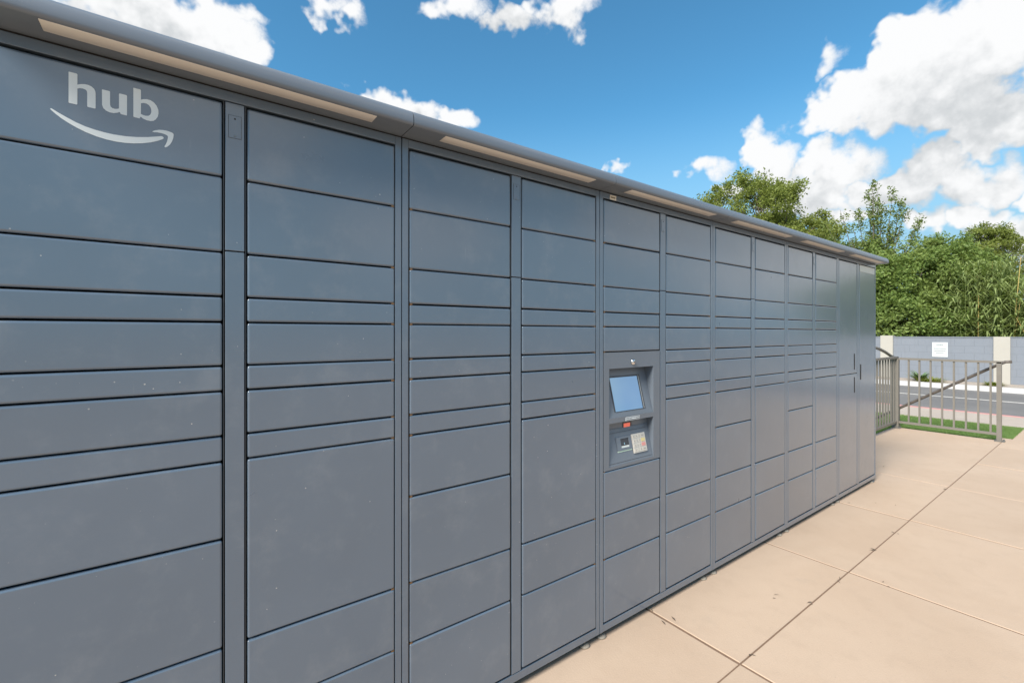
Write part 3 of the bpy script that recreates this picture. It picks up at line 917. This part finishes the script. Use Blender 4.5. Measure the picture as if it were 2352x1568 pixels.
# ------------------------------------------------------------------ trees
def leaves(name, centres, radii, per, size, mat, parent, seed, asp=0.5, droop=0.2, flat=1.0):
    r = np.random.default_rng(seed)
    C = np.repeat(centres, per, 0); Rr = np.repeat(radii, per, 0)
    n = len(C)
    d = r.normal(0, 1, (n, 3)); d /= np.linalg.norm(d, axis=1)[:, None]
    P = C + d * Rr[:, None] * (r.uniform(0, 1, (n, 1)) ** 0.5) * np.array([1, 1, flat])
    ax = r.normal(0, 1, (n, 3)); ax[:, 2] -= droop * 1.5; ax /= np.linalg.norm(ax, axis=1)[:, None]
    nn = r.normal(0, 1, (n, 3)) + np.array([0, 0, 0.45])
    sd = np.cross(ax, nn); sd /= np.linalg.norm(sd, axis=1)[:, None] + 1e-9
    s = size * r.uniform(0.6, 1.35, n)[:, None]
    up = np.cross(sd, ax)
    V = np.empty((n, 4, 3))
    V[:, 0] = P
    V[:, 1] = P + ax * s * 0.5 + sd * s * asp * 0.5 + up * s * 0.10
    V[:, 2] = P + ax * s
    V[:, 3] = P + ax * s * 0.5 - sd * s * asp * 0.5 + up * s * 0.10
    return tri_mesh(name, V.reshape(-1, 3), mat, parent, 4)


def limbs(trunk_base, fork, ends, r0, seed, name='trunk'):
    r = random.Random(seed)
    mb = MB()
    bs, fk = Vector(trunk_base), Vector(fork)
    mid = bs.lerp(fk, 0.5) + Vector((r.uniform(-.1, .1), r.uniform(-.1, .1), 0))
    mb.tube([bs, mid, fk], [r0, r0 * 0.8, r0 * 0.62], 8)
    for e in ends:
        e = Vector(e)
        st = bs.lerp(fk, r.uniform(0.55, 1.0))
        m1 = st.lerp(e, 0.45) + Vector((r.uniform(-.2, .2), r.uniform(-.2, .2), r.uniform(0.0, .35)))
        mb.tube([st, m1, e], [r0 * 0.42, r0 * 0.22, r0 * 0.06], 5)
    return mb


def lobed_centres(lobes, n, seed, shell=0.55):
    r = np.random.default_rng(seed)
    vol = np.array([l[3] * l[4] * l[5] for l in lobes]) ** 0.8
    pick = r.choice(len(lobes), n, p=vol / vol.sum())
    L = np.array(lobes)[pick]
    d = r.normal(0, 1, (n, 3)); d /= np.linalg.norm(d, axis=1)[:, None]
    q = shell + (1 - shell) * r.uniform(0, 1, (n, 1)) ** 0.7
    q *= 1 + r.normal(0, 0.08, (n, 1))
    return L[:, :3] + d * L[:, 3:6] * q


def tree(name, label, base, lobes, nclump, per, crad, lsize, mat, seed, group=None, trunk_r=0.14, shell=0.5, cat='tree', asp=0.5, flat=0.8, droop=0.2):
    """lobes are relative to the base point"""
    t = empty(name, base)
    tag(t, label, cat, group)
    C = lobed_centres(lobes, nclump, seed, shell)
    C[:, 2] = np.maximum(C[:, 2], 0.15)
    rr = crad * np.random.default_rng(seed + 1).uniform(0.5, 1.4, nclump)
    leaves('crown', C, rr, per, lsize, mat, t, seed + 2, asp, droop, flat)
    top = max(l[2] for l in lobes)
    ends = [tuple(C[i]) for i in range(0, nclump, max(1, nclump // 70))]
    limbs((0, 0, -0.1), (0, 0, top * 0.55), ends, trunk_r, seed).build('trunk', M_BARK, t, (0, 0, 0), True)
    return t


# rounded olive tree rising over the locker roof
tree('olive_tree', 'rounded olive green tree rising above the locker roof', (25.3, 9.8, 0),
     [(-1.1, 0.8, 8.0, 2.5, 2.5, 1.75), (1.5, -1.1, 7.0, 1.6, 1.6, 1.0), (-2.6, 2.2, 6.9, 1.4, 1.4, 1.2), (0, 0, 5.7, 3.0, 3.0, 1.8), (-0.2, 0.2, 8.9, 1.1, 1.1, 0.8)],
     330, 190, 0.46, 0.13, M_LEAF_A, 21, trunk_r=0.2)
# sparse upright shoots
t = empty('slender_tree', (21.1, 4.3, 0))
tag(t, 'slender tree with sparse upright leafy shoots against the clouds', 'tree')
rs = np.random.default_rng(31)
C = []; ends = []
dirs = np.array([0.8073, -0.5901])                # across the view, so the shoots stand side by side
for off, top, n in ((-1.75, 5.5, 14), (-1.45, 6.0, 18), (-1.05, 5.4, 14), (-0.75, 5.9, 16), (-0.35, 7.15, 26), (-0.1, 6.6, 20), (0.25, 6.2, 18), (0.5, 6.95, 24), (0.72, 6.75, 22), (1.0, 6.0, 18), (1.3, 6.35, 18), (1.65, 5.7, 16), (0.0, 5.6, 18), (-1.3, 4.9, 16), (0.9, 5.2, 16), (-2.1, 4.9, 14), (-1.8, 4.5, 16), (-0.9, 4.6, 18), (-0.2, 4.8, 18), (0.5, 4.9, 18), (1.5, 4.9, 18), (1.95, 5.2, 14)):
    lean = rs.normal(0, 0.25); dep = rs.normal(0, 0.5)
    b_ = np.array([dirs[0] * off * 0.35, dirs[1] * off * 0.35 + dep * 0.3, 3.0])
    e_ = np.array([dirs[0] * (off + lean * 0.3), dirs[1] * (off + lean * 0.3) + dep * 0.4, top])
    ends.append(tuple(e_))
    for k in range(n):
        s = rs.uniform(0.2, 1.0)
        p = b_ + (e_ - b_) * s + rs.normal(0, 0.13, 3) * (1.25 - s)
        C.append(p)
C = np.array(C)
leaves('crown', C, np.full(len(C), 0.17), 24, 0.105, M_LEAF_C, t, 33, 0.45, 0.0, 1.3)
mb = MB().tube([(0, 0, -0.1), (0.05, 0, 1.5), (0, 0, 3.0)], [0.11, 0.09, 0.07], 8)
for e in ends:
    mb.tube([(0, 0, 2.4), (e[0] * 0.5, e[1] * 0.5, 3.8), e], [0.035, 0.022, 0.004], 5)
mb.build('trunk', M_BARK, t, (0, 0, 0), True)
# dense bushes right behind the wall
HEDGE = 'dense green bushes growing behind the grey wall'
tree('dense_bush', 'dense broad leaved green bush behind the wall, right beside the locker end', (20.3, 3.5, 0),
     [(0, 0.0, 1.5, 1.6, 1.9, 1.7), (0.2, -0.4, 3.2, 1.4, 1.4, 1.2), (0.6, 1.6, 3.9, 1.3, 1.3, 1.0), (0.0, 0.7, 3.3, 1.3, 1.2, 0.9), (-0.6, -0.6, 1.6, 1.2, 1.2, 1.5), (0.3, 1.6, 2.4, 1.3, 1.2, 1.5)],
     520, 120, 0.34, 0.105, M_LEAF_B, 41, HEDGE, 0.10, 0.55, 'bush', 0.55)
tree('dense_bush', 'tall rounded green bush behind the wall, above the notice sign', (20.9, 1.95, 0),
     [(0, 0, 1.5, 1.5, 1.3, 1.6), (0.1, 0.3, 3.45, 1.2, 1.05, 1.2), (0.3, 0.9, 3.8, 1.0, 0.9, 0.95), (0.1, -0.6, 2.6, 1.1, 0.9, 1.2), (-0.7, 0, 1.5, 1.0, 1.2, 1.4)],
     400, 120, 0.32, 0.10, M_LEAF_B, 51, HEDGE, 0.09, 0.55, 'bush', 0.5)
tree('dark_olive_tree', 'dark olive green tree standing far behind the bushes at the right', (34.0, 3.5, 0),
     [(0.3, -0.4, 5.9, 1.5, 1.5, 1.0), (0.6, -0.5, 6.6, 1.0, 0.9, 0.55), (-1.0, 0.9, 5.3, 1.3, 1.2, 0.9), (-0.2, 0.0, 4.3, 1.8, 1.8, 1.3)],
     240, 110, 0.36, 0.15, M_LEAF_A, 61, None, 0.18, 0.4, 'tree', 0.3, 0.6)
tree('sparse_tree', 'thin branched tree with loose foliage at the right edge of the picture', (27.4, 0.7, 0),
     [(0.2, -0.3, 4.1, 1.2, 1.1, 0.9), (-0.3, 0.4, 4.2, 0.8, 0.6, 0.5), (0, -1.2, 4.6, 1.2, 1.1, 1.0)],
     85, 70, 0.26, 0.12, M_LEAF_D, 71, None, 0.09, 0.3, 'tree', 0.4)

# tall reeds
def reed_clump(name, label, base, nst, hgt, spread, seed, dry=10, group=None, lean=0.10):
    t = empty(name, base)
    tag(t, label, 'reeds', group)
    r = np.random.default_rng(seed)
    V = []; st = MB(); dr = MB()
    for i in range(nst):
        x, y = max(-0.55, r.normal(0, spread[0], 1)[0]), r.normal(0, spread[1], 1)[0]
        h = hgt * r.uniform(0.55, 1.08)
        lx, ly = r.normal(0, lean, 2) * h
        lx = max(lx, -0.12)
        top = np.array([x + lx, y + ly, h]); bot = np.array([x, y, -0.05])
        mid = (top + bot) / 2 - np.array([lx, ly, 0]) * 0.2
        (dr if i < dry else st).tube([tuple(bot), tuple(mid), tuple(top)], [0.011, 0.009, 0.003 if i >= dry else 0.006], 4, False)
        nb = 7 if i < dry else 26
        for k in range(nb):
            s = r.uniform(0.18, 1.0)
            p = bot + (top - bot) * s
            a = r.uniform(0, 2 * np.pi); L = r.uniform(0.22, 0.42); w = r.uniform(0.014, 0.030)
            d = np.array([np.cos(a), np.sin(a), 0.0]); sd = np.array([-np.sin(a), np.cos(a), 0.0])
            e1 = p + d * L * 0.45 + np.array([0, 0, L * r.uniform(0.15, 0.5)])
            e2 = p + d * L * 0.95 + np.array([0, 0, L * r.uniform(-0.35, 0.45)])
            V += [p - sd * w * .5, p + sd * w * .5, e1 + sd * w, e1 - sd * w]
            V += [e1 - sd * w, e1 + sd * w, e2 + sd * w * .1, e2 - sd * w * .1]
    tri_mesh('leaves', np.array(V), M_LEAF_R, t, 4)
    st.build('stems', M_LEAF_R, t); dr.build('dry_stems', M_LEAF_Y, t)
    return t


RG = 'tall reeds growing behind the grey wall'
reed_clump('reed_clump', 'tall light green reeds with yellow dry stalks behind the wall, left of the pilaster', (19.8, 1.1, 0), 210, 3.45, (0.55, 0.45), 81, 12, RG)
reed_clump('reed_clump', 'light green reeds behind the wall at the right edge of the picture', (19.6, -0.15, 0), 240, 2.75, (0.5, 0.6), 82, 8, RG)
# the belt of bushes carries on along the wall beyond the right edge
NTH = ('nearer', 'farther')
for i, (x, y, s) in enumerate(((20.4, -2.2, 1.0), (20.6, -4.6, 0.9))):
    o = tree('dense_bush', NTH[i] + ' dense green bush behind the wall beyond the right edge of the picture', (x, y, 0),
             [(0, 0, 1.5 * s, 1.6, 1.7, 1.7 * s), (0.1, 0.5, 3.0 * s, 1.3, 1.3, 1.0 * s), (0, -0.8, 2.6 * s, 1.2, 1.2, 1.0 * s)],
             170, 70, 0.42, 0.17, M_LEAF_B, 100 + i, HEDGE, 0.1, 0.5, 'bush', 0.55)

# ------------------------------------------------------------------ small litter on the patio
lv = []
rl = np.random.default_rng(77)
spots = [(1.88, -0.03), (1.84, -0.10), (4.35, -0.05), (4.5, -0.16), (3.9, -0.433), (2.6, -0.436), (2.9, -0.431), (3.5, -0.437), (1.95, -0.438), (5.4, -0.43), (4.6, -0.3), (3.1, -0.6), (2.45, -0.30), (5.8, 0.1)]
for (x, y) in spots:
    for k in range(rl.integers(1, 3)):
        px, py = x + rl.normal(0, 0.03), y + rl.normal(0, 0.012)
        a = rl.uniform(0, np.pi); L = rl.uniform(0.006, 0.022); w = rl.uniform(0.002, 0.005)
        c_, s_ = np.cos(a), np.sin(a)
        z = 0.0026
        lv += [(px - c_ * L, py - s_ * L, z), (px - s_ * w, py + c_ * w, z + 0.003), (px + c_ * L, py + s_ * L, z), (px + s_ * w, py - c_ * w, z + 0.002)]
lo = tri_mesh('leaf_litter', np.array(lv), M_BARK, None, 4)
tag(lo, 'scattered dry leaf bits lying on the patio joints', 'litter', kind='stuff')
